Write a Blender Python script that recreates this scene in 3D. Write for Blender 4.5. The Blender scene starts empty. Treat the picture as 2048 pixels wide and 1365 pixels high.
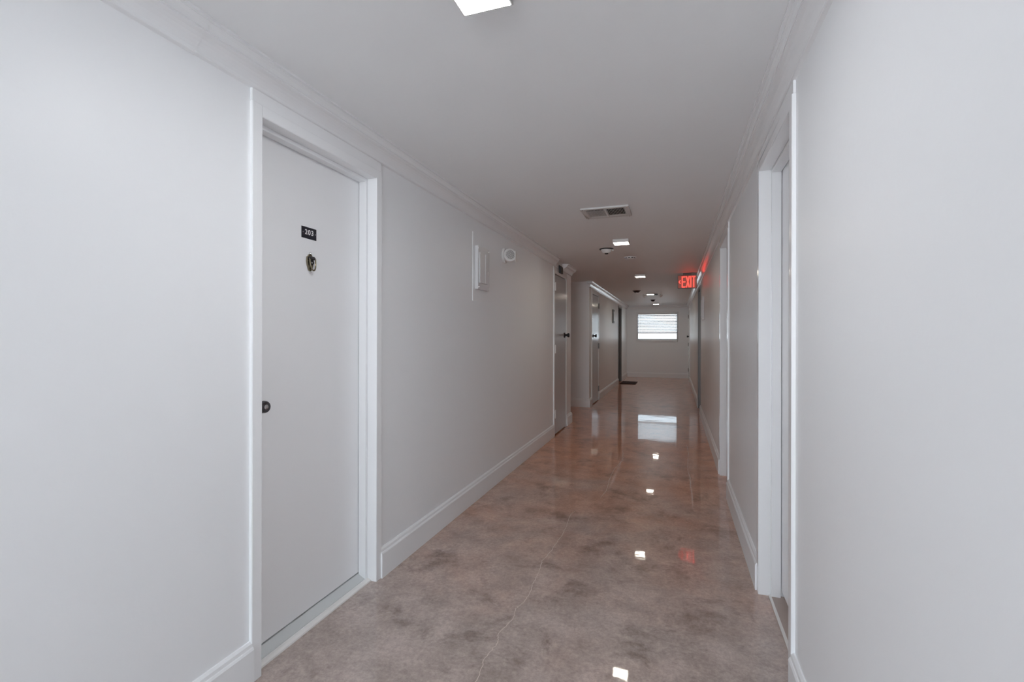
import bpy, bmesh, math, random
from mathutils import Vector, Matrix

random.seed(7)
S = bpy.context.scene
COL = S.collection
R = math.radians

# ------------------------------------------------------------------ camera
YAW = math.atan(326 / 960)
cam_d = bpy.data.cameras.new('camera')
cam_d.sensor_width = 36.0
cam_d.lens = 960 / 2048 * 36
cam_d.shift_y = -7.5 / 2048
cam_d.clip_start = 0.05
cam = bpy.data.objects.new('camera', cam_d)
COL.objects.link(cam)
cam.matrix_world = (Matrix.Translation((0, 0, 1.27)) @ Matrix.Rotation(YAW, 4, 'Z')
                    @ Matrix.Rotation(R(90), 4, 'X') @ Matrix.Rotation(R(0.1), 4, 'Z'))
S.camera = cam

# ------------------------------------------------------------------ world, exposure
SKY_BACK = 6.8        # sky through an added, unseen open end behind the camera
SKY_FRONT = 2.0       # sky seen through the far window
LAMP = 28.0           # ceiling lamp diffusers
w = bpy.data.worlds.new('sky')
S.world = w
w.use_nodes = True
nt = w.node_tree
nt.nodes.clear()
out = nt.nodes.new('ShaderNodeOutputWorld')
bg = nt.nodes.new('ShaderNodeBackground')
tc = nt.nodes.new('ShaderNodeTexCoord')
sx = nt.nodes.new('ShaderNodeSeparateXYZ')
nt.links.new(tc.outputs['Generated'], sx.inputs[0])
mr = nt.nodes.new('ShaderNodeMapRange')
mr.inputs['From Min'].default_value = -0.4
mr.inputs['From Max'].default_value = 0.4
mr.inputs['To Min'].default_value = SKY_BACK
mr.inputs['To Max'].default_value = SKY_FRONT
nt.links.new(sx.outputs['Y'], mr.inputs['Value'])
cr = nt.nodes.new('ShaderNodeValToRGB')
cr.color_ramp.elements[0].position = 0.44
cr.color_ramp.elements[0].color = (1.35, 1.41, 1.47, 1)
cr.color_ramp.elements[1].position = 0.56
cr.color_ramp.elements[1].color = (0.66, 0.75, 0.83, 1)
mz = nt.nodes.new('ShaderNodeMapRange')
mz.inputs['From Min'].default_value = -1
mz.inputs['From Max'].default_value = 1
nt.links.new(sx.outputs['Z'], mz.inputs['Value'])
nt.links.new(mz.outputs[0], cr.inputs[0])
nt.links.new(cr.outputs[0], bg.inputs['Color'])
nt.links.new(mr.outputs[0], bg.inputs['Strength'])
nt.links.new(bg.outputs[0], out.inputs['Surface'])

# daylight comes in only through an added open end of the corridor and the end window: tell the sampler so
for nm, loc, rx, sx_, sy_ in (('added_end_portal', (-.535, -4.59, 1.143), R(90), 1.87, 2.28), ('window_portal', (-.537, 16.0, 1.607), R(-90), 1.29, 0.94)):
    pl = bpy.data.lights.new(nm, 'AREA')
    pl.shape = 'RECTANGLE'
    pl.size, pl.size_y = sx_, sy_
    pl.cycles.is_portal = True
    po = bpy.data.objects.new(nm, pl)
    po.location = loc
    po.rotation_euler = (rx, 0, 0)
    COL.objects.link(po)

S.view_settings.view_transform = 'Standard'
S.view_settings.look = 'None'
S.view_settings.gamma = 1.0
S.view_settings.use_curve_mapping = False
S.view_settings.exposure = 0.48
S.cycles.max_bounces = 16
S.cycles.diffuse_bounces = 12
S.cycles.glossy_bounces = 6
S.cycles.sample_clamp_indirect = 6.0
S.cycles.use_denoising = True


# ------------------------------------------------------------------ materials
def mat(name, col, rough=0.5, metal=0.0, bump=None, coat=0.0, coat_rough=0.05, emit=None, es=0.0,
        vary=None, trans=0.0, spec=0.5, ior=1.5):
    m = bpy.data.materials.new(name)
    m.use_nodes = True
    n, l = m.node_tree.nodes, m.node_tree.links
    p = n['Principled BSDF']
    p.inputs['Base Color'].default_value = (*col, 1)
    p.inputs['Roughness'].default_value = rough
    p.inputs['Metallic'].default_value = metal
    p.inputs['Coat Weight'].default_value = coat
    p.inputs['Coat Roughness'].default_value = coat_rough
    p.inputs['Transmission Weight'].default_value = trans
    p.inputs['Specular IOR Level'].default_value = spec
    p.inputs['IOR'].default_value = ior
    if emit:
        p.inputs['Emission Color'].default_value = (*emit, 1)
        p.inputs['Emission Strength'].default_value = es
    t = n.new('ShaderNodeTexCoord')
    if bump:
        sc, dist, det = bump
        nz = n.new('ShaderNodeTexNoise')
        nz.inputs['Scale'].default_value = sc
        nz.inputs['Detail'].default_value = det
        b = n.new('ShaderNodeBump')
        b.inputs['Strength'].default_value = 1.0
        b.inputs['Distance'].default_value = dist
        l.new(t.outputs['Object'], nz.inputs['Vector'])
        l.new(nz.outputs['Fac'], b.inputs['Height'])
        l.new(b.outputs['Normal'], p.inputs['Normal'])
    if vary:
        sc, amt = vary
        nz = n.new('ShaderNodeTexNoise')
        nz.inputs['Scale'].default_value = sc
        nz.inputs['Detail'].default_value = 3
        l.new(t.outputs['Object'], nz.inputs['Vector'])
        mx = n.new('ShaderNodeMix')
        mx.data_type = 'RGBA'
        mx.inputs[6].default_value = (*[c * (1 - amt) for c in col], 1)
        mx.inputs[7].default_value = (*[min(1, c * (1 + amt)) for c in col], 1)
        l.new(nz.outputs['Fac'], mx.inputs[0])
        l.new(mx.outputs[2], p.inputs['Base Color'])
    return m


M_WALL = mat('wall_paint', (0.850, 0.864, 0.878), 0.40, bump=(60, 0.0004, 4), vary=(1.3, 0.012), spec=0.32)
M_CEIL = mat('ceiling_paint', (0.848, 0.861, 0.869), 0.5, bump=(30, 0.0007, 6), vary=(2.0, 0.02))
M_TRIM = mat('trim_paint', (0.862, 0.873, 0.886), 0.14, bump=(40, 0.0002, 2))
M_BASE = mat('baseboard_paint', (0.852, 0.864, 0.876), 0.38, bump=(40, 0.0002, 2))
M_DARKDOOR = mat('dark_door_tone', (0.22, 0.215, 0.21), 0.35, bump=(14, 0.0004, 2))  # darker tone for the frames and leaves of two far doorways
M_DOOR = mat('door_paint', (0.877, 0.885, 0.899), 0.30, bump=(14, 0.0006, 2), vary=(2.0, 0.012))
M_STEELDOOR = mat('glossy_door_paint', (0.50, 0.50, 0.51), 0.20, bump=(9, 0.0005, 2))
M_SILL = mat('sill_paint', (0.60, 0.62, 0.62), 0.4, vary=(8, 0.05))
M_CAULK = mat('sill_caulk', (0.80, 0.79, 0.77), 0.5)
M_STONE = mat('threshold_stone', (0.42, 0.34, 0.30), 0.35, vary=(9, 0.15))
M_BRASS = mat('brass', (0.75, 0.60, 0.33), 0.25, 1.0)
M_AGEDBRASS = mat('aged_brass', (0.27, 0.235, 0.165), 0.24, 1.0, vary=(60, 0.35))
M_CHROME = mat('chrome', (0.75, 0.75, 0.75), 0.15, 1.0)
M_BRONZE = mat('dark_metal', (0.13, 0.13, 0.14), 0.28, 1.0)
M_KEY = mat('key_cylinder_metal', (0.55, 0.55, 0.56), 0.25, 1.0)
M_BLACK = mat('black_plastic', (0.012, 0.012, 0.014), 0.45)
M_PLATE = mat('plate_black', (0.012, 0.012, 0.020), 0.30)
M_NUM = mat('numeral_white', (0.85, 0.85, 0.85), 0.5)
M_WHITE = mat('white_plastic', (0.74, 0.73, 0.72), 0.4)
M_PANEL = mat('panel_enamel', (0.68, 0.68, 0.69), 0.35)
M_HINGE = mat('hinge_painted', (0.70, 0.69, 0.68), 0.35, 0.2)
M_HINGED = mat('hinge_dark', (0.16, 0.155, 0.15), 0.4, 0.6)
M_REDBLACK = mat('backlit_dark_red', (0.020, 0.006, 0.006), 0.4)
M_DARKGREY = mat('dark_grey_plastic_shade', (0.045, 0.042, 0.042), 0.4)
M_GRILLE = mat('grille_grey', (0.16, 0.16, 0.16), 0.4)
M_VOID = mat('duct_shade', (0.01, 0.01, 0.01), 0.9)
M_VENT = mat('vent_enamel', (0.66, 0.65, 0.64), 0.4)
M_BLIND = mat('blind_slat', (0.78, 0.79, 0.80), 0.45)
M_VINYL = mat('window_vinyl', (0.80, 0.80, 0.81), 0.4)
M_MAT = mat('doormat_fibre', (0.060, 0.022, 0.015), 0.95, bump=(300, 0.004, 4), vary=(120, 0.4))
M_CRACK = mat('crack_filler', (0.58, 0.49, 0.44), 0.55)
M_LAMP = mat('lamp_diffuser', (0.9, 0.9, 0.9), 0.5, emit=(1.0, 0.93, 0.79), es=LAMP)
M_LAMPNEAR = mat('lamp_diffuser_boosted', (0.9, 0.9, 0.9), 0.5, emit=(0.97, 0.98, 1.0), es=LAMP * 3.0)
M_EXITFACE = mat('exit_face', (0.16, 0.045, 0.03), 0.35, emit=(1.0, 0.14, 0.06), es=0.11)
M_EXITLETTER = mat('exit_letter', (0.6, 0.05, 0.03), 0.4, emit=(1.0, 0.050, 0.035), es=1.9)
M_EXITBODY = mat('exit_body', (0.10, 0.075, 0.06), 0.4, vary=(10, 0.2))
M_GLASS = bpy.data.materials.new('window_glass')
M_GLASS.use_nodes = True
_n, _l = M_GLASS.node_tree.nodes, M_GLASS.node_tree.links
_n.clear()
_o = _n.new('ShaderNodeOutputMaterial')
_g = _n.new('ShaderNodeBsdfGlossy')
_g.inputs['Roughness'].default_value = 0.02
_t = _n.new('ShaderNodeBsdfTransparent')
_t.inputs['Color'].default_value = (0.93, 0.96, 0.97, 1)
_f = _n.new('ShaderNodeFresnel')
_f.inputs['IOR'].default_value = 1.35
_m = _n.new('ShaderNodeMixShader')
_l.new(_f.outputs[0], _m.inputs[0])
_l.new(_t.outputs[0], _m.inputs[1])
_l.new(_g.outputs[0], _m.inputs[2])
_l.new(_m.outputs[0], _o.inputs['Surface'])


def floor_material():
    m = bpy.data.materials.new('polished_stained_concrete')
    m.use_nodes = True
    n, l = m.node_tree.nodes, m.node_tree.links
    p = n['Principled BSDF']
    t = n.new('ShaderNodeTexCoord')

    def noise(scale, detail, rough=0.55, dist=0.0, vec=None):
        z = n.new('ShaderNodeTexNoise')
        z.inputs['Scale'].default_value = scale
        z.inputs['Detail'].default_value = detail
        z.inputs['Roughness'].default_value = rough
        z.inputs['Distortion'].default_value = dist
        l.new(vec or t.outputs['Object'], z.inputs['Vector'])
        return z.outputs['Fac']

    def ramp(fac, a, b, ca, cb):
        r = n.new('ShaderNodeValToRGB')
        r.color_ramp.elements[0].position = a
        r.color_ramp.elements[1].position = b
        r.color_ramp.elements[0].color = (*ca, 1)
        r.color_ramp.elements[1].color = (*cb, 1)
        l.new(fac, r.inputs[0])
        return r.outputs['Color']

    def mix(fac, a, b, mode='MIX'):
        x = n.new('ShaderNodeMix')
        x.data_type = 'RGBA'
        x.blend_type = mode
        if isinstance(fac, float):
            x.inputs[0].default_value = fac
        else:
            l.new(fac, x.inputs[0])
        l.new(a, x.inputs[6])
        l.new(b, x.inputs[7])
        return x.outputs[2]

    def math_(op, a, b):
        x = n.new('ShaderNodeMath')
        x.operation = op
        for i, v in enumerate((a, b)):
            if isinstance(v, (int, float)):
                x.inputs[i].default_value = v
            else:
                l.new(v, x.inputs[i])
        return x.outputs[0]

    sep = n.new('ShaderNodeSeparateXYZ')
    l.new(t.outputs['Object'], sep.inputs[0])
    n1 = noise(1.1, 4, 0.6, 0.4)
    # stain turns from taupe to redder brown; warm lamplight is mixed into far tone
    yy = math_('ADD', sep.outputs['Y'], math_('MULTIPLY', math_('SUBTRACT', n1, 0.5), 4.5))
    g = n.new('ShaderNodeMapRange')
    g.interpolation_type = 'SMOOTHSTEP'
    g.inputs['From Min'].default_value = 1.6
    g.inputs['From Max'].default_value = 6.5
    l.new(yy, g.inputs['Value'])
    n2 = noise(5.5, 10, 0.74, 0.25)
    near = ramp(n2, 0.30, 0.72, FLOOR_NEAR[0], FLOOR_NEAR[1])
    far = ramp(n2, 0.30, 0.72, FLOOR_FAR[0], FLOOR_FAR[1])
    c = mix(g.outputs[0], near, far)
    # darker smudges
    sm = ramp(noise(3.4, 9, 0.72, 0.3), 0.53, 0.66, (1, 1, 1), (0.46, 0.42, 0.41))
    c = mix(0.8, c, sm, 'MULTIPLY')
    # fine grain
    gr = ramp(noise(55, 6, 0.8), 0.32, 0.68, (0.62, 0.60, 0.60), (1.22, 1.22, 1.22))
    c = mix(0.7, c, gr, 'MULTIPLY')
    # pale specks of aggregate, dark pits
    vo = n.new('ShaderNodeTexVoronoi')
    vo.inputs['Scale'].default_value = 16
    l.new(t.outputs['Object'], vo.inputs['Vector'])
    spk = ramp(vo.outputs['Distance'], 0.03, 0.055, (1, 1, 1), (0, 0, 0))
    pale = n.new('ShaderNodeRGB')
    pale.outputs[0].default_value = (0.55, 0.47, 0.42, 1)
    keep = ramp(noise(5, 2), 0.52, 0.58, (0, 0, 0), (0.6, 0.6, 0.6))
    c = mix(mix(1.0, spk, keep, 'MULTIPLY'), c, pale.outputs[0])
    l.new(c, p.inputs['Base Color'])
    p.inputs['Roughness'].default_value = 0.28
    p.inputs['Specular IOR Level'].default_value = 0.12
    p.inputs['Coat Weight'].default_value = 0.9
    p.inputs['Coat Roughness'].default_value = 0.03
    p.inputs['Coat IOR'].default_value = 1.42
    # hand-trowelled waviness of the sealer
    mp = n.new('ShaderNodeMapping')
    mp.inputs['Scale'].default_value = (1.0, 1.7, 1.0)
    l.new(t.outputs['Object'], mp.inputs['Vector'])
    hb = math_('ADD', math_('MULTIPLY', noise(2.6, 2, 0.5, 0.3, mp.outputs[0]), 1.0),
               math_('MULTIPLY', noise(9, 2, 0.5, 0.2, mp.outputs[0]), 0.24))
    b = n.new('ShaderNodeBump')
    b.inputs['Strength'].default_value = 1.0
    b.inputs['Distance'].default_value = 0.0006
    l.new(hb, b.inputs['Height'])
    l.new(b.outputs['Normal'], p.inputs['Coat Normal'])
    b2 = n.new('ShaderNodeBump')
    b2.inputs['Distance'].default_value = 0.001
    l.new(noise(30, 4), b2.inputs['Height'])
    l.new(b2.outputs['Normal'], p.inputs['Normal'])
    return m


FLOOR_NEAR = ((0.33, 0.27, 0.242), (0.60, 0.505, 0.46))
FLOOR_FAR = ((0.50, 0.200, 0.100), (0.85, 0.385, 0.205))
M_FLOOR = floor_material()


# ------------------------------------------------------------------ mesh helpers
class MB:
    def __init__(s):
        s.v, s.f = [], []

    def add(s, vs, fs):
        o = len(s.v)
        s.v += [tuple(p) for p in vs]
        s.f += [[i + o for i in f] for f in fs]
        return s

    def box(s, x0, x1, y0, y1, z0, z1):
        x0, x1 = sorted((x0, x1))
        y0, y1 = sorted((y0, y1))
        z0, z1 = sorted((z0, z1))
        v = [(x0, y0, z0), (x1, y0, z0), (x1, y1, z0), (x0, y1, z0),
             (x0, y0, z1), (x1, y0, z1), (x1, y1, z1), (x0, y1, z1)]
        return s.add(v, [[0, 3, 2, 1], [4, 5, 6, 7], [0, 1, 5, 4], [1, 2, 6, 5], [2, 3, 7, 6], [3, 0, 4, 7]])

    def prism(s, prof, a, b, fn, ma=0.0, mb=0.0):
        """closed profile (d, z) swept from a to b; fn(d, t, z) -> point; ma / mb mitre the ends by d"""
        n = len(prof)
        v = [fn(d, a + ma * d, z) for d, z in prof] + [fn(d, b + mb * d, z) for d, z in prof]
        f = [[i, (i + 1) % n, n + (i + 1) % n, n + i] for i in range(n)]
        f += [list(range(n))[::-1], [n + i for i in range(n)]]
        return s.add(v, f)

    def lathe(s, prof, origin, axis, seg=32):
        """profile (r, h) turned round axis"""
        ax = Vector(axis).normalized()
        u = ax.orthogonal().normalized()
        w_ = ax.cross(u)
        o = Vector(origin)
        v = []
        for r, h in prof:
            for k in range(seg):
                a = 2 * math.pi * k / seg
                v.append(o + ax * h + (u * math.cos(a) + w_ * math.sin(a)) * r)
        f = []
        for i in range(len(prof) - 1):
            for k in range(seg):
                k2 = (k + 1) % seg
                f.append([i * seg + k, i * seg + k2, (i + 1) * seg + k2, (i + 1) * seg + k])
        f.append(list(range(seg))[::-1])
        m_ = (len(prof) - 1) * seg
        f.append([m_ + k for k in range(seg)])
        return s.add(v, f)

    def bar(s, p0, p1, wd, normal, th):
        """flat stroke from p0 to p1, width wd, lying in the plane of normal, thickness th along normal"""
        p0, p1, nn = Vector(p0), Vector(p1), Vector(normal).normalized()
        d = (p1 - p0).normalized()
        sd = d.cross(nn).normalized() * wd / 2
        v = [p0 - sd, p0 + sd, p1 + sd, p1 - sd]
        v += [q + nn * th for q in v]
        return s.add(v, [[0, 1, 2, 3], [7, 6, 5, 4], [0, 4, 5, 1], [1, 5, 6, 2], [2, 6, 7, 3], [3, 7, 4, 0]])

    def tube(s, pts, r, seg=10):
        pts = [Vector(p) for p in pts]
        v, f = [], []
        for i, p in enumerate(pts):
            d = (pts[min(i + 1, len(pts) - 1)] - pts[max(i - 1, 0)]).normalized()
            u = d.orthogonal().normalized() if i == 0 else (u - d * u.dot(d)).normalized()
            w_ = d.cross(u)
            for k in range(seg):
                a = 2 * math.pi * k / seg
                v.append(p + (u * math.cos(a) + w_ * math.sin(a)) * r)
        for i in range(len(pts) - 1):
            for k in range(seg):
                k2 = (k + 1) % seg
                f.append([i * seg + k, i * seg + k2, (i + 1) * seg + k2, (i + 1) * seg + k])
        f.append(list(range(seg))[::-1])
        f.append([(len(pts) - 1) * seg + k for k in range(seg)])
        return s.add(v, f)

    def build(s, name, m, parent=None, bevel=0.0, smooth=False, seg=2):
        off = Vector((0, 0, 0))
        q = parent
        while q is not None:
            off += q.location
            q = q.parent
        me = bpy.data.meshes.new(name)
        me.from_pydata([Vector(p) - off for p in s.v], [], s.f)
        bm = bmesh.new()
        bm.from_mesh(me)
        bmesh.ops.recalc_face_normals(bm, faces=bm.faces)
        if bevel:
            bmesh.ops.remove_doubles(bm, verts=bm.verts, dist=1e-5)
            ed = [e for e in bm.edges if len(e.link_faces) == 2 and e.calc_face_angle(0) > 0.6]
            bmesh.ops.bevel(bm, geom=ed, offset=bevel, segments=seg, affect='EDGES', clamp_overlap=True)
        bm.to_mesh(me)
        bm.free()
        if smooth or bevel:
            for pl in me.polygons:
                pl.use_smooth = True
            me.set_sharp_from_angle(angle=R(38))
        me.materials.append(m)
        o = bpy.data.objects.new(name, me)
        COL.objects.link(o)
        o.parent = parent
        return o


def tag(o, label=None, cat=None, group=None, kind=None):
    if label:
        o['label'] = label
    if cat:
        o['category'] = cat
    if group:
        o['group'] = group
    if kind:
        o['kind'] = kind
    return o


def empty(name, loc):
    o = bpy.data.objects.new(name, None)
    o.empty_display_size = 0.1
    o.location = loc
    COL.objects.link(o)
    return o


def copy_tree(o, parent=None):
    c = o.copy()
    COL.objects.link(c)
    c.parent = parent
    for ch in list(o.children):
        copy_tree(ch, c)
    return c


def struct(o, label, cat):
    return tag(o, label, cat, None, 'structure')


# ------------------------------------------------------------------ the shell
XL, XR = -1.475, 0.404           # wall faces
YB, YE = -4.6, 15.87             # added unseen open end to light the near walls, end wall
PY0, PY1 = 7.08, 8.70            # mouth of the side passage on the left
ZC = 2.286
TA, TB = 0.115, 0.25             # depth of the door recesses, whole thickness of the walls

ML = lambda u: XL - u            # u metres into the left wall
MRT = lambda u: XR + u           # u metres into the right wall

fl = MB().box(-5.2, 0.9, YB - 2.4, YE + 0.4, -0.2, 0).build('floor', M_FLOOR)
struct(fl, 'polished brown stained concrete floor of the corridor', 'floor')
ce = MB().box(-5.2, 0.9, YB, YE + 0.4, ZC, ZC + 0.2).build('ceiling', M_CEIL)
struct(ce, 'light grey painted corridor ceiling', 'ceiling')


def wall(name, mp, y0, y1, openings, label):
    b = MB()
    y = y0
    for a, c, zt in openings:
        b.box(mp(0), mp(TA), y, a, 0, ZC)
        b.box(mp(0), mp(TA), a, c, zt, ZC)
        y = c
    b.box(mp(0), mp(TA), y, y1, 0, ZC)
    b.box(mp(TA), mp(TB), y0, y1, 0, ZC)
    return struct(b.build(name, M_WALL), label, 'wall')


FZ = 2.137                       # top of the door frames
OZ = 2.093                       # top of the door openings
FW = 0.045                       # face width of the door frames
D1 = (1.400, 2.128)              # door openings along the corridor
D2 = (6.030, 6.705)
D3 = (8.990, 9.760)
D4 = (13.40, 14.15)
E1 = (1.975, 2.640)
E2 = (4.165, 4.800)
E3 = (8.560, 9.240)
E4 = (14.86, 15.62)
op = lambda d: (d[0] - FW, d[1] + FW, FZ)
wall('wall_left_near', ML, YB, PY0, [op(D1), op(D2)], 'light grey left wall nearest the camera up to the side passage')
wall('wall_left_far', ML, PY1, YE, [op(D3), op(D4)], 'grey left wall beyond the side passage')
wall('wall_right', MRT, YB, YE, [op(E1), op(E2), op(E3), op(E4)], 'light grey right wall of the corridor')

WX0, WX1, WZ0, WZ1 = -1.187, 0.114, 1.134, 2.080
b = MB()
b.box(XL - TB, WX0, YE, YE + 0.2, 0, ZC).box(WX1, XR + TB, YE, YE + 0.2, 0, ZC)
b.box(WX0, WX1, YE, YE + 0.2, 0, WZ0).box(WX0, WX1, YE, YE + 0.2, WZ1, ZC)
struct(b.build('wall_end', M_WALL), 'grey end wall holding the bright window', 'wall')
struct(MB().box(-5.0, XL - TB, PY0 - 0.12, PY0, 0, ZC).build('wall_passage_near', M_WALL), 'near wall of the side passage', 'wall')
struct(MB().box(-5.0, XL - TB, PY1, PY1 + 0.12, 0, ZC).build('wall_passage_far', M_WALL), 'far wall of the side passage on the left', 'wall')
struct(MB().box(-5.12, -5.0, PY0 - 0.12, PY1 + 0.12, 0, ZC).build('wall_passage_end', M_WALL), 'closed end of the side passage', 'wall')

# baseboards -------------------------------------------------------
BP = [(0, 0), (0.021, 0), (0.021, 0.126), (0.017, 0.133), (0.014, 0.135), (0.012, 0.147), (0.005, 0.155), (0, 0.155)]
b = MB()
fL = lambda d, t, z: (XL + d, t, z)
fR = lambda d, t, z: (XR - d, t, z)
fE = lambda d, t, z: (t, YE - d, z)
fP = lambda d, t, z: (t, PY1 - d, z)
fN = lambda d, t, z: (t, PY0 + d, z)
for a, c, ma, mb in ((YB, D1[0] - FW + 0.004, 0, 0), (D1[1] + FW - 0.004, D2[0] - FW, 0, 0), (D2[1] + FW, PY0, 0, 1),
                     (PY1, D3[0] - FW, -1, 0), (D3[1] + FW, D4[0] - FW, 0, 0), (D4[1] + FW, YE, 0, -1)):
    b.prism(BP, a, c, fL, ma, mb)
b.prism(BP, -5.0, XL, fP, 0, 1)
b.prism(BP, -5.0, XL, fN, 0, 1)
struct(b.build('baseboard_left', M_BASE), 'pale grey baseboard along the left wall', 'baseboard')
b = MB()
for a, c, ma, mb in ((YB, E1[0] - FW + 0.004, 0, 0), (E1[1] + FW - 0.004, E2[0] - FW, 0, 0), (E2[1] + FW, E3[0] - FW, 0, 0),
                     (E3[1] + FW, E4[0] - FW, 0, 0), (E4[1] + FW, YE, 0, -1)):
    b.prism(BP, a, c, fR, ma, mb)
struct(b.build('baseboard_right', M_BASE), 'pale grey baseboard along the right wall', 'baseboard')
b = MB().prism(BP, XL, XR, fE, 1, -1)
struct(b.build('baseboard_end', M_BASE), 'pale grey baseboard below the end window', 'baseboard')

# crown moulding ---------------------------------------------------
CP = [(0, -.103), (.013, -.100), (.015, -.098), (.0155, -.094), (.012, -.092), (.013, -.086), (.018, -.076), (.024, -.066),
      (.032, -.056), (.041, -.048), (.050, -.043), (.053, -.041), (.053, -.036), (.057, -.035), (.059, -.028),
      (.062, -.021), (.066, -.016), (.069, -.013), (.069, -.010), (.079, -.009), (.079, 0), (0, 0)]
CP = [(d, ZC + z) for d, z in CP]
n_tr = [0]


def crown(runs, label):
    b = MB()
    for a, c, fn, ma, mb in runs:
        b.prism(CP, a, c, fn, ma, mb)
    n_tr[0] += 1
    return struct(b.build('trim_%d' % n_tr[0], M_TRIM), label, 'crown moulding')


fLo = lambda d, t, z: (XL + d * 1.03, t, z - (ZC - z) * 0.02)
crown([(YB, 1.138, fLo, 0, 0)], 'crown moulding on the left wall before the joint, nearest the camera')
crown([(1.138, 6.05, fL, 0, 0)], 'crown moulding along the left wall above door 203')
crown([(6.50, PY0, fL, 0.6, 1), (XL - 0.3, XL, fN, 0, 1)], 'short piece of crown moulding at the passage corner')
crown([(PY1, YE, fL, -1, -1), (XL - 0.03, XL, fP, 0, 1)], 'crown moulding along the far left wall')
crown([(YB, YE, fR, 0, -1)], 'crown moulding along the right wall')
crown([(XL, XR, fE, 1, -1)], 'crown moulding across the end wall')

# floor cracks (filled joints) -------------------------------------
K1 = [(-.705, 1.50), (-.69, 1.657), (-.711, 1.764), (-.693, 1.873), (-.713, 1.919), (-.689, 2.055), (-.704, 2.128), (-.686, 2.183), (-.68, 2.272),
      (-.693, 2.4), (-.692, 2.505), (-.712, 2.634), (-.696, 2.763), (-.689, 2.901), (-.684, 3.035), (-.692, 3.21), (-.703, 3.386), (-.683, 3.49)]
K2 = [(-.560, 3.80), (-.537, 4.01), (-.555, 4.39), (-.547, 4.75), (-.508, 5.06), (-.554, 5.516)]
K3 = [(.123, 4.285), (.133, 4.624), (.117, 4.941), (.141, 5.571), (.133, 6.045)]
for pts, wd in ((K1, .0045), (K2, .0055), (K3, .0055)):
    fine = []
    for (x0, y0), (x1, y1) in zip(pts, pts[1:]):
        for k in range(8):
            t = k / 8
            fine.append((x0 + (x1 - x0) * t + random.uniform(-.0035, .0035), y0 + (y1 - y0) * t))
    fine.append(pts[-1])
    b = MB()
    n = len(fine)
    for i, (x, y) in enumerate(fine):
        h_ = wd / 2 * (0.5 + 0.5 * random.random()) * min(1, 0.25 + i / 6, 0.25 + (n - 1 - i) / 6)
        b.v += [(x - h_, y, 0.0006), (x + h_, y, 0.0006)]
    b.f = [[2 * i, 2 * i + 1, 2 * i + 3, 2 * i + 2] for i in range(n - 1)]
    o = b.build('crack', M_CRACK, fl)
    o['label'] = 'thin pale wandering crack in the concrete'


# ------------------------------------------------------------------ doors
def frame_parts(root, mp, y0, y1, stops=True, filler=True, flush=0.115, fm=None):
    fm = fm or M_TRIM
    b = MB()
    b.box(mp(-.013), mp(flush), y0 - FW, y0, 0, FZ)
    b.box(mp(-.013), mp(flush), y1, y1 + FW, 0, FZ)
    b.box(mp(-.013), mp(flush), y0, y1, OZ, FZ)
    b.build('frame', fm, root, bevel=0.0018)
    if stops:
        s = MB()
        s.box(mp(.042), mp(.084), y0, y0 + .017, 0, OZ)
        s.box(mp(.042), mp(.084), y1 - .017, y1, 0, OZ)
        s.box(mp(.042), mp(.084), y0 + .017, y1 - .017, OZ - .017, OZ)
        s.build('door_stop', fm, root, bevel=0.0012)
    if filler:
        MB().box(mp(-.009), mp(0), y0 - FW, y1 + FW, FZ, 2.186).build('head_filler', M_TRIM, root, bevel=0.002)


def door_knob(root, mp, y, z, u, r=0.024, m=M_BRONZE, reach=0.062, key=True):
    ax = (mp(-1) - mp(0), 0, 0)
    k = MB().lathe([(r * 1.28, 0), (r * 1.28, .004), (r * 1.1, .008), (r * .5, .011), (r * .5, reach - .030), (r * .92, reach - .024),
                    (r, reach - .014), (r * .97, reach - .006), (r * .86, reach), (r * .45, reach - .002)],
                   (mp(u), y, z), ax, 32).build('door_knob', m, root, smooth=True)
    k['label'] = 'small dark metal door knob'
    if key:
        MB().lathe([(r * .40, 0), (r * .40, .003), (r * .3, .004)], (mp(u - reach + .002), y, z), ax, 20).build('key_cylinder', M_KEY, k, smooth=True)
    return k


def hinges(root, mp, y, u, zs, m, lab):
    for z in zs:
        b = MB().box(mp(u - .004), mp(u), y - .030, y + .028, z - .05, z + .05)
        b.lathe([(.0075, -.05), (.0075, .05)], (mp(u - .008), y, z), (0, 0, 1), 12)
        b.lathe([(.005, -.056), (.009, -.052)], (mp(u - .008), y, z), (0, 0, 1), 12)
        b.lathe([(.009, .052), (.005, .056)], (mp(u - .008), y, z), (0, 0, 1), 12)
        h = b.build('hinge', m, root, smooth=True)
        h['label'] = lab


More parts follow.
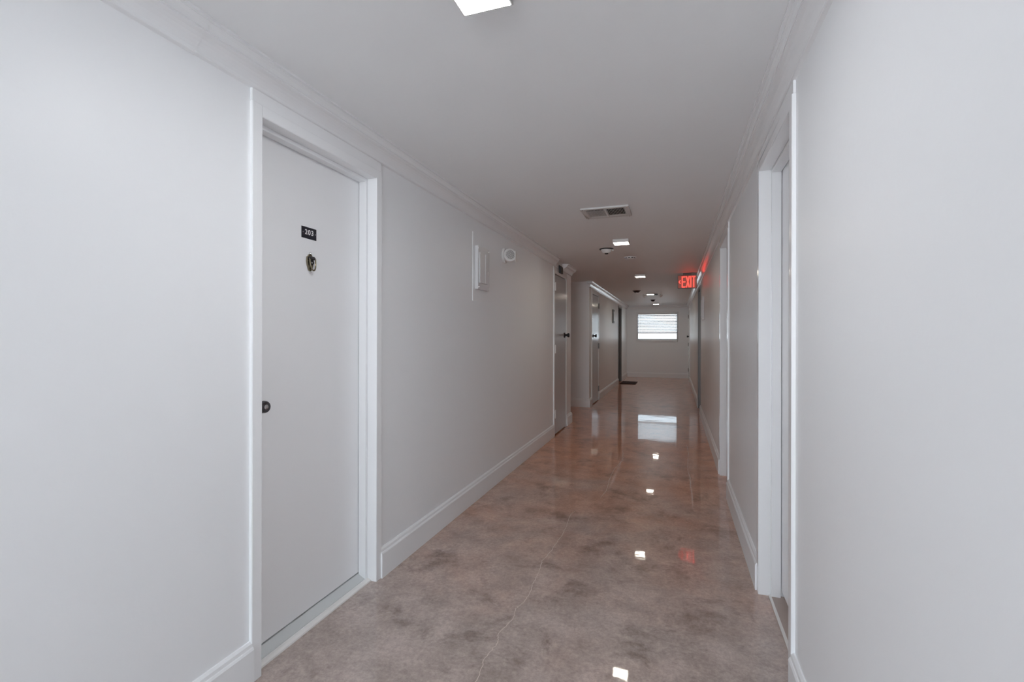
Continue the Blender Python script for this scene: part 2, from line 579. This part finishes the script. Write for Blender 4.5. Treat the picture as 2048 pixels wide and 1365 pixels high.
def knocker(root, mp, y, z, u):
    """cast knocker with a viewer hole: shield plate, swinging ring and two screws"""
    ax = (mp(-1) - mp(0), 0, 0)
    prof = [(0, .040), (.010, .034), (.013, .028), (.021, .024), (.022, .004), (.018, -.016), (.010, -.036), (0, -.042)]
    pts = prof + [(-a, c) for a, c in prof[-2:0:-1]]
    n = len(pts)
    v = [(mp(u), y + a, z + c) for a, c in pts] + [(mp(u - .008), y + a * .9, z + c * .94) for a, c in pts]
    b = MB().add(v, [[i, (i + 1) % n, n + (i + 1) % n, n + i] for i in range(n)] + [list(range(n)), [n + i for i in range(n)][::-1]])
    k = b.build('knocker', M_AGEDBRASS, root, bevel=0.0012)
    k['label'] = 'aged brass shield-shaped door knocker with a peephole'
    MB().box(mp(u - .008), mp(u - .022), y - .018, y + .018, z + .010, z + .025).build('hinge_block', M_BRONZE, k, bevel=.004)
    ring = [(mp(u - .018 - .006 * math.sin(math.pi * t / 16)), y + .018 * math.cos(math.pi * t / 16), z + .016 - .054 * math.sin(math.pi * t / 16) ** .8)
            for t in range(17)]
    MB().tube(ring, .0032, 10).build('striker', M_AGEDBRASS, k, smooth=True)
    MB().lathe([(.012, 0), (.012, .007), (.0095, .010), (.0075, .006)], (mp(u - .008), y, z - .002), ax, 24).build('peephole', M_BLACK, k, smooth=True)
    MB().lathe([(.0045, 0), (.0040, .0015), (.001, .003)], (mp(u - .0140), y, z - .002), ax, 16).build('peephole_lens', M_CHROME, k, smooth=True)
    for dz in (.040, -.044):
        MB().lathe([(.0062, 0), (.0058, .004), (.0036, .0068), (.001, .0078)], (mp(u - .003), y, z + dz), ax, 20).build('screw', M_CHROME, k, smooth=True)
    return k


def recessed_door(name, mp, d, label, fm=None, lm=None):
    root = struct(empty(name, (mp(0), d[0], 0)), label, 'door')
    frame_parts(root, mp, *d, fm=fm)
    MB().box(mp(.087), mp(.113), d[0] + .004, d[1] - .004, .042, OZ - .006).build('door_leaf', lm or M_DOOR, root, bevel=.0015)
    return root


# door 203, nearest on the left
d = recessed_door('door_1', ML, D1, 'grey flush door 203 in the left wall nearest the camera')
b = MB().prism([(.046, 0), (.046, .016), (.052, .018), (.086, .036), (.114, .036), (.114, 0)], D1[0] + .0, D1[1] - .0, lambda u, t, z: (ML(u), t, z))
b.build('sill', M_SILL, d)
b = MB().prism([(.020, 0), (.021, .007), (.032, .013), (.046, .013), (.046, 0)], D1[0], D1[1], lambda u, t, z: (ML(u), t, z))
o = b.build('sill_bead', M_CAULK, d)
o['label'] = 'white caulked front edge of the door sill'
yc = 1.752
p = MB().box(ML(.087), ML(.0845), yc - .046, yc + .046, 1.711, 1.762).build('number_plate', M_PLATE, d, bevel=.0006)
p['label'] = 'small black plate reading 203 in white numerals'
cu = bpy.data.curves.new('numerals', 'FONT')
cu.body = '203'
cu.size = .0315
cu.align_x = 'CENTER'
cu.align_y = 'CENTER'
cu.extrude = .0004
cu.offset = .0005
cu.space_character = 1.22
to = bpy.data.objects.new('numerals', cu)
COL.objects.link(to)
bpy.context.view_layer.update()
me = bpy.data.meshes.new_from_object(to.evaluated_get(bpy.context.evaluated_depsgraph_get()))
bpy.data.objects.remove(to)
me.transform(Matrix.Translation((ML(.0842), yc, 1.7385)) @ Matrix.Rotation(R(90), 4, 'Z') @ Matrix.Rotation(R(90), 4, 'X'))
me.transform(Matrix.Translation(-d.location))
me.materials.clear()
me.materials.append(M_NUM)
o = bpy.data.objects.new('numerals', me)
COL.objects.link(o)
o.parent = p
for dy in (-.038, .038):
    MB().lathe([(.0026, 0), (.0022, .0012), (.001, .0016)], (ML(.0845), yc + dy, 1.7365), (1, 0, 0), 14).build('screw', M_KEY, p, smooth=True)
knocker(d, ML, 1.756, 1.606, .087)
door_knob(d, ML, 1.452, 0.998, .087, r=.0245, reach=.066)

# grey utility doors, flush in their frames
def utility_door(name, mp, dd, label, hinge_y, knob_y, hm, hlab, hz):
    root = struct(empty(name, (mp(0), dd[0], 0)), label, 'door')
    frame_parts(root, mp, *dd, stops=False)
    MB().box(mp(-.008), mp(.036), dd[0] + .003, dd[1] - .003, .014, OZ - .012).build('door_leaf', M_STEELDOOR, root, bevel=.0015)
    hinges(root, mp, hinge_y, -.010, hz, hm, hlab)
    door_knob(root, mp, knob_y, 1.30, -.008, r=.030, reach=.070, m=M_BLACK, key=False)
    return root


utility_door('door_2', ML, D2, 'dark grey closet door with white hinges just before the side passage', D2[0], D2[1] - .10, M_HINGE,
             'white painted hinge', (1.925, 1.12, .28))
utility_door('door_3', ML, D3, 'narrow grey closet door just past the side passage, dark hinges', D3[1], D3[0] + .085, M_HINGED,
             'dark hinge', (1.905, 1.10, .24))
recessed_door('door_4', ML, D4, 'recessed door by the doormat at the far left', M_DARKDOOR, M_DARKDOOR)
d = recessed_door('door_5', MRT, E1, 'recessed door in the right wall nearest the camera')
b = MB().box(MRT(.044), MRT(.113), E1[0], E1[1], 0, .007).build('threshold', M_STONE, d)
b['label'] = 'beige stone threshold'
b = MB().box(MRT(.032), MRT(.044), E1[0], E1[1], 0, .009).build('threshold_strip', M_CAULK, d, bevel=.002)
knocker(d, MRT, 2.31, 1.506, .087)
door_knob(d, MRT, E1[0] + .055, 0.998, .087)
recessed_door('door_6', MRT, E2, 'second recessed doorway along the right wall')
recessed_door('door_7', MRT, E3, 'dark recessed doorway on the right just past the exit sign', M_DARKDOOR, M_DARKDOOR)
utility_door('door_8', MRT, E4, 'flush closet door at the far right corner by the end wall', E4[1], E4[0] + .08, M_HINGED,
             'dark hinge', (1.905, 1.06, .28))

# ------------------------------------------------------------------ end window and its blind
wd = struct(empty('window_1', ((WX0 + WX1) / 2, YE, WZ0)), 'bright white-framed window in the end wall', 'window')
y0, y1 = YE - .014, YE + .10
b = MB()
b.box(WX0 + .001, WX0 + .045, y0, y1, WZ0 + .001, WZ1 - .001).box(WX1 - .045, WX1 - .001, y0, y1, WZ0 + .001, WZ1 - .001)
b.box(WX0 + .045, WX1 - .045, y0, y1, WZ1 - .040, WZ1 - .001)
b.box(WX0 + .045, WX1 - .045, y0, y1, WZ0 + .001, WZ0 + .050)
b.build('window_frame', M_VINYL, wd, bevel=.003)
b = MB().box(WX0 + .045, WX1 - .045, YE + .060, YE + .095, WZ0 + .050, WZ0 + .092)
b.box(WX0 + .045, WX0 + .068, YE + .060, YE + .095, WZ0 + .092, WZ1 - .040).box(WX1 - .068, WX1 - .045, YE + .060, YE + .095, WZ0 + .092, WZ1 - .040)
b.build('sash', M_VINYL, wd, bevel=.003)
MB().box(WX0 + .066, WX1 - .066, YE + .076, YE + .080, WZ0 + .090, WZ1 - .040).build('window_pane', M_GLASS, wd)

bl = tag(empty('window_blind', ((WX0 + WX1) / 2, YE + .03, 2.04)), 'white horizontal slat blind drawn most of the way down the end window', 'blind')
x0, x1 = WX0 + .050, WX1 - .050
MB().box(x0, x1, YE + .004, YE + .052, 1.998, 2.039).build('headrail', M_BLIND, bl, bevel=.003)
b = MB()
for k in range(11):
    z = 1.965 - k * .0485
    t = R(35)
    hx, hz = .024 * math.cos(t), .024 * math.sin(t)
    yc_ = YE + .028
    b.add([(x0, yc_ - hx, z - hz), (x1, yc_ - hx, z - hz), (x1, yc_ + hx, z + hz), (x0, yc_ + hx, z + hz),
           (x0, yc_ - hx, z - hz + .003), (x1, yc_ - hx, z - hz + .003), (x1, yc_ + hx, z + hz + .003), (x0, yc_ + hx, z + hz + .003)],
          [[0, 3, 2, 1], [4, 5, 6, 7], [0, 1, 5, 4], [1, 2, 6, 5], [2, 3, 7, 6], [3, 0, 4, 7]])
for z in (1.449, 1.458):      # the lowest slats rest stacked above the bottom rail
    b.box(x0, x1, YE + .004, YE + .052, z, z + .004)
b.build('slats', M_BLIND, bl)
MB().box(x0, x1, YE + .004, YE + .052, 1.402, 1.436).build('bottom_rail', M_BLIND, bl, bevel=.004)
for x in (x0 + .09, x1 - .05):
    b = MB().box(x - .003, x + .003, YE + .0035, YE + .0045, 1.43, 2.0)
    b.build('ladder_cord', M_BLIND, bl)

# ------------------------------------------------------------------ ceiling lamps
lx = -.535
lamp = empty('ceiling_light', (lx, 1.268, ZC))
s_ = .080
b = MB()
for a in ((-s_, s_, -s_, -s_ + .006), (-s_, s_, s_ - .006, s_), (-s_, -s_ + .006, -s_ + .006, s_ - .006), (s_ - .006, s_, -s_ + .006, s_ - .006)):
    b.box(lx + a[0], lx + a[1], 1.268 + a[2], 1.268 + a[3], ZC - .033, ZC)
b.build('housing', M_WHITE, lamp, bevel=.001)
MB().box(lx - s_ + .006, lx + s_ - .006, 1.268 - s_ + .006, 1.268 + s_ - .006, ZC - .0325, ZC - .010).build('diffuser', M_LAMP, lamp)
LAB = ['square lit ceiling lamp at the top edge, nearest the camera',
       'square lit ceiling lamp just beyond the ceiling vent',
       'square lit ceiling lamp to the left of the exit sign',
       'square lit ceiling lamp beside the twin-headed emergency light',
       'square lit ceiling lamp closest to the end window']
for i, (y, lb) in enumerate(zip((1.268, 5.13, 8.05, 11.43, 14.80), LAB)):
    o = lamp if i == 0 else copy_tree(lamp)
    o.location = (lx, y, ZC)
    if i == 0:
        near_mesh = [c for c in o.children if c.name.startswith('diffuser')][0]
    tag(o, lb, 'ceiling light', 'square ceiling lamps along the corridor')

near_mesh.data = near_mesh.data.copy()      # first lamp's glow boosted to brighten the near corridor
near_mesh.data.materials[0] = M_LAMPNEAR

# ------------------------------------------------------------------ ceiling vent
vx0, vx1, vy0, vy1 = -.712, -.338, 3.755, 4.075
v = tag(empty('ceiling_vent', ((vx0 + vx1) / 2, (vy0 + vy1) / 2, ZC)), 'rectangular white louvred air vent in the ceiling', 'vent')
b = MB()
zt, zb = ZC, ZC - .012
b.box(vx0, vx1, vy0, vy0 + .034, zb, zt).box(vx0, vx1, vy1 - .034, vy1, zb, zt)
b.box(vx0, vx0 + .040, vy0 + .034, vy1 - .034, zb, zt).box(vx1 - .040, vx1, vy0 + .034, vy1 - .034, zb, zt)
xm = (vx0 + vx1) / 2
b.box(xm - .009, xm + .009, vy0 + .034, vy1 - .034, zb, zt)
b.build('vent_frame', M_VENT, v, bevel=.003)
MB().box(vx0 + .02, vx1 - .02, vy0 + .02, vy1 - .02, ZC - .003, ZC - .0005).build('duct_shade_sheet', M_VOID, v)  # black sheet stands in for the darkness of a duct
for bank, (a, c, lean, lb) in enumerate(((vx0 + .040, xm - .009, 1, 'pale closed-looking bank of vent slats'), (xm + .009, vx1 - .040, -1, 'dark open bank of vent slats'))):
    b = MB()
    nb = 12
    for k in range(nb):
        x = a + (c - a) * (k + .5) / nb
        dx = .0020 * lean
        th = .0012
        z0, z1 = ZC - .0115, ZC - .004
        for ya, yb in ((vy0 + .070, vy1 - .062),):
            b.add([(x - dx - th, ya, z0), (x - dx + th, ya, z0), (x - dx + th, yb, z0), (x - dx - th, yb, z0),
                   (x + dx - th, ya, z1), (x + dx + th, ya, z1), (x + dx + th, yb, z1), (x + dx - th, yb, z1)],
                  [[0, 3, 2, 1], [4, 5, 6, 7], [0, 1, 5, 4], [1, 2, 6, 5], [2, 3, 7, 6], [3, 0, 4, 7]])
    o = b.build('louvres', M_VENT, v)
    o['label'] = lb
    b = MB().prism([(0, zb + .001), (.034, ZC - .004), (.036, ZC - .003), (.036, ZC - .002), (0, ZC - .002)], a, c, lambda dd, t, z: (t, vy0 + .034 + dd, z))
    b.build('end_blade', M_VENT, v)
    b = MB().prism([(0, zb + .001), (.026, ZC - .004), (.028, ZC - .003), (.028, ZC - .002), (0, ZC - .002)], a, c, lambda dd, t, z: (t, vy1 - .034 - dd, z))
    b.build('end_blade', M_VENT, v)
for x in (vx0 + .016, vx1 - .016):
    for y in (vy0 + .016, vy1 - .016):
        MB().lathe([(.006, 0), (.005, .002), (.002, .003)], (x, y, zb), (0, 0, -1), 16).build('screw', M_CHROME, v, smooth=True)


# ------------------------------------------------------------------ ceiling detectors
def detector(x, y, r, h, m_base, m_body, m_tip, label, cat='smoke detector', name='smoke_detector'):
    root = tag(empty(name, (x, y, ZC)), label, cat)
    dn = (0, 0, -1)
    MB().lathe([(r, 0), (r, .006), (r * .94, .010), (r * .8, .011)], (x, y, ZC), dn, 40).build('mounting_base', m_base, root, smooth=True)
    MB().lathe([(r * .80, .010), (r * .78, h * .35), (r * .66, h * .62), (r * .52, h * .88), (r * .46, h * .97), (r * .30, h)], (x, y, ZC), dn, 40).build('detector_body', m_body, root, smooth=True)
    MB().lathe([(r * .27, h - .001), (r * .26, h + .006), (r * .18, h + .009)], (x, y, ZC), dn, 28).build('sensor_tip', m_tip, root, smooth=True)
    return root


d1 = detector(-.746, 5.56, .080, .052, M_DARKGREY, M_WHITE, M_BLACK, 'white cone-shaped smoke detector left of the lamp past the vent')  # dark base paints the shadow gap at the ceiling
MB().box(-.680, -.664, 5.545, 5.575, ZC - .030, ZC - .0105).build('test_tab', M_WHITE, d1, bevel=.002)
detector(-.791, 10.73, .090, .045, M_REDBLACK, M_REDBLACK, M_CHROME, 'very dark dome detector with a pale tip, far along the ceiling')
detector(-.566, 13.45, .066, .045, M_DARKGREY, M_DARKGREY, M_WHITE, 'small dark grey dome detector just before the last ceiling lamp')  # the dome's backlit darkness is put into its colour

root = tag(empty('ceiling_disc', (-.539, 6.22, ZC)), 'flat round ceiling fixture with dark slots past the cone-shaped detector', 'detector')
MB().lathe([(.074, 0), (.074, .008), (.071, .010), (.058, .010)], (-.539, 6.22, ZC), (0, 0, -1), 40).build('mounting_base', M_WHITE, root, smooth=True)
MB().lathe([(.062, .0095), (.062, .020), (.050, .028), (.020, .030)], (-.539, 6.22, ZC), (0, 0, -1), 40).build('disc_cover', M_WHITE, root, smooth=True)
for k in range(10):
    a = 2 * math.pi * k / 10 + .2
    ca, sa = math.cos(a), math.sin(a)
    p0 = Vector((-.539 + ca * .0615 - sa * .012, 6.22 + sa * .0615 + ca * .012, ZC - .015))
    p1 = Vector((-.539 + ca * .0615 + sa * .012, 6.22 + sa * .0615 - ca * .012, ZC - .015))
    MB().bar(p0, p1, .007, (ca, sa, 0), .0012).build('slot', M_BLACK, root)

# ------------------------------------------------------------------ emergency twin light
ex, ey = -.500, 11.66
root = tag(empty('emergency_light', (ex, ey, ZC)), 'twin-headed emergency light on the ceiling beside the fourth lamp', 'emergency light')
MB().box(ex - .12, ex + .12, ey - .035, ey + .035, ZC - .030, ZC).build('housing', M_DARKGREY, root, bevel=.006)
for sgn in (-1, 1):
    o = MB().tube([(ex + sgn * .11, ey, ZC - .020), (ex + sgn * .15, ey, ZC - .030)], .010, 12).build('swivel_arm', M_WHITE, root, smooth=True)
    MB().lathe([(.018, -.020), (.030, -.008), (.040, .016), (.040, .022), (.030, .024)], (ex + sgn * .185, ey - .01, ZC - .036),
               (sgn * .5, -.5, -.7), 28).build('lamp_head', M_WHITE, root, smooth=True)

# ------------------------------------------------------------------ exit sign
sy = 8.0
sx0, sx1, sz0, sz1 = .038, .322, 2.040, 2.252
root = tag(empty('exit_sign', ((sx0 + sx1) / 2, sy, ZC)), 'red lit EXIT sign with a left chevron hanging from the ceiling', 'exit sign')
MB().box(sx0, sx1, sy, sy + .045, sz0, sz1).build('sign_housing', M_EXITBODY, root, bevel=.004)
MB().box((sx0 + sx1) / 2 - .06, (sx0 + sx1) / 2 + .06, sy + .004, sy + .041, sz1, ZC).build('canopy', M_EXITBODY, root, bevel=.003)
o = MB().box(sx0 + .008, sx1 - .008, sy - .003, sy + .001, sz0 + .008, sz1 - .010).build('sign_face', M_EXITFACE, root)
o['label'] = 'dim reddish face of the sign'
b = MB()
zl, zh = sz0 + .018, sz1 - .022
W = sx1 - sx0
yb = sy - .003
nrm = (0, -1, 0)
st = .0155


def seg(x0_, z0_, x1_, z1_, wd_=st, b_=None):
    (b_ or b).bar((x0_, yb, z0_), (x1_, yb, z1_), wd_, nrm, .003)


fx = lambda t: sx0 + W * t
# E
e0, e1 = fx(.215), fx(.405)
seg(e0 + st / 2, zl, e0 + st / 2, zh)
for zz in (zl + st / 2, (zl + zh) / 2, zh - st / 2):
    seg(e0 + st, zz, e1, zz)
# X
seg(fx(.455), zl, fx(.605), zh, st * 1.02)
seg(fx(.605), zl, fx(.455), zh, st * 1.02)
# I
seg(fx(.685), zl, fx(.685), zh)
# T
seg(fx(.835), zl, fx(.835), zh)
seg(fx(.755), zh - st / 2, fx(.915), zh - st / 2)
o = b.build('lettering', M_EXITLETTER, root)
o['label'] = 'glowing red capital letters EXIT'
b = MB()
zm = (zl + zh) / 2
seg(fx(.145), zm + .026, fx(.075), zm, .012)
seg(fx(.145), zm - .026, fx(.075), zm, .012)
o = b.build('chevron', M_EXITLETTER, root)
o['label'] = 'glowing red chevron pointing left'


# ------------------------------------------------------------------ electrical panels
def panel(x, y, z, w_=.237, h_=.338):
    root = empty('electrical_panel', (x, y, z))
    c = MB().box(x + .0005, x + .027, y - w_ / 2, y + w_ / 2, z, z + h_).build('panel_cover', M_PANEL, root, bevel=.002)
    dy0, dy1, dz0, dz1 = y - w_ / 2 + .022, y + w_ / 2 - .050, z + .050, z + h_ - .050
    dr = MB().box(x + .0265, x + .035, dy0, dy1, dz0, dz1).build('panel_door', M_PANEL, root, bevel=.0012)
    MB().box(x + .0345, x + .0385, dy1 - .056, dy1 - .050, dz0 + .004, dz1 - .004).build('door_ridge', M_PANEL, dr, bevel=.001)
    MB().box(x + .0265, x + .036, dy1 + .004, dy1 + .016, z + h_ * .37, z + h_ * .37 + .030).build('latch', M_PANEL, root, bevel=.002)
    for zz in (dz0 + .03, dz1 - .03):
        MB().lathe([(.004, -.014), (.004, .014)], (x + .031, dy0 - .003, zz), (0, 0, 1), 12).build('panel_hinge', M_PANEL, root, smooth=True)
    for yy in (y - w_ / 2 + .014, y + w_ / 2 - .014):
        for zz in (z + .018, z + h_ - .018):
            MB().lathe([(.005, 0), (.0045, .002), (.002, .003)], (x + .027, yy, zz), (1, 0, 0), 14).build('screw', M_CHROME, root, smooth=True)
    return root


pn = panel(XL + .004, 3.553, 1.645)
p2 = copy_tree(pn)
p3 = copy_tree(pn)
tag(pn, 'grey electrical panel on the left wall between door 203 and the round fixture', 'electrical panel', 'small electrical panels')
p2.location = (XL, 12.22, 1.628)
tag(p2, 'dark grey electrical panel far along the left wall before the doormat', 'electrical panel', 'small electrical panels')
M_PANELDARK = mat('panel_dark_tone', (0.09, 0.088, 0.086), 0.4)  # darker tone for the far panel's cover
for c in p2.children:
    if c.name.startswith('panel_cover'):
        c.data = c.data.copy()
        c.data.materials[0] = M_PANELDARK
p3.location = (XR, 7.70, 1.535)
p3.rotation_euler = (0, 0, math.pi)
tag(p3, 'electrical panel on the right wall before the exit sign', 'electrical panel', 'small electrical panels')
bd = tag(MB().box(XL, XL + .004, 3.395, 3.760, 1.552, 2.085).build('mounting_board', M_WALL, bevel=.001), 'painted board on the left wall behind the electrical panel', 'board')

# ------------------------------------------------------------------ round wall fixture
ax_, ay, az = XL, 4.115, 2.012
root = tag(empty('wall_alarm', (ax_, ay, az)), 'round white fixture with a grilled face on the left wall past the panel', 'alarm')
MB().lathe([(.068, 0), (.068, .012), (.063, .018), (.050, .019)], (ax_, ay, az), (1, 0, 0), 40).build('mounting_base', M_WHITE, root, smooth=True)
hd = Vector((.62, -.78, 0.10)).normalized()
hc = Vector((ax_ + .052, ay - .004, az))
MB().tube([(ax_ + .016, ay, az), (ax_ + .035, ay, az), tuple(hc)], .026, 20).build('neck', M_WHITE, root, smooth=True)
hb = MB().lathe([(.030, -.040), (.048, -.026), (.058, -.006), (.060, .012), (.057, .020), (.046, .022)], hc, hd, 40).build('alarm_head', M_WHITE, root, smooth=True)
MB().lathe([(.045, .0205), (.044, .025), (.020, .029), (.004, .030)], hc, hd, 40).build('grille', M_WHITE, hb, smooth=True)
b = MB()
u_ = hd.orthogonal().normalized()
v_ = hd.cross(u_)
for k in range(-3, 4):
    o_ = k * .011
    L_ = math.sqrt(max(.0001, .042 ** 2 - o_ ** 2))
    for A, B in ((u_, v_), (v_, u_)):
        b.bar(hc + hd * .029 + A * o_ - B * L_, hc + hd * .029 + A * o_ + B * L_, .0022, hd, .0015)
b.build('grille_bars', M_GRILLE, hb)
MB().lathe([(.052, 0), (.052, .008), (.040, .014), (.010, .016)], (ax_ + .088, ay + .045, az - .004), (.9, .25, 0), 32).build('end_cap', M_WHITE, root, smooth=True)
MB().tube([(ax_ + .060, ay + .02, az - .002), (ax_ + .089, ay + .045, az - .004)], .03, 20).build('cap_stem', M_WHITE, root, smooth=True)

# ------------------------------------------------------------------ black box above the closet door
root = tag(empty('black_wall_box', (XL, 6.30, 2.125)), 'small black box above the closet door with white hinges', 'box')
b = MB().prism([(.0095, 2.128), (.036, 2.124), (.036, 2.212), (.028, 2.226), (.016, 2.232), (.0095, 2.232)], 6.245, 6.39, lambda dd, t, z: (XL + dd, t, z))
b.build('box_body', M_BLACK, root, bevel=.003)
MB().box(XL + .0355, XL + .0385, 6.255, 6.38, 2.134, 2.206).build('box_cover', M_BLACK, root, bevel=.002)

# ------------------------------------------------------------------ doormat
m_ = MB().box(-1.425, -1.005, 13.36, 14.10, .0, .014).build('doormat', M_MAT, bevel=.004)
tag(m_, 'dark brown doormat on the floor by the far left door', 'doormat')
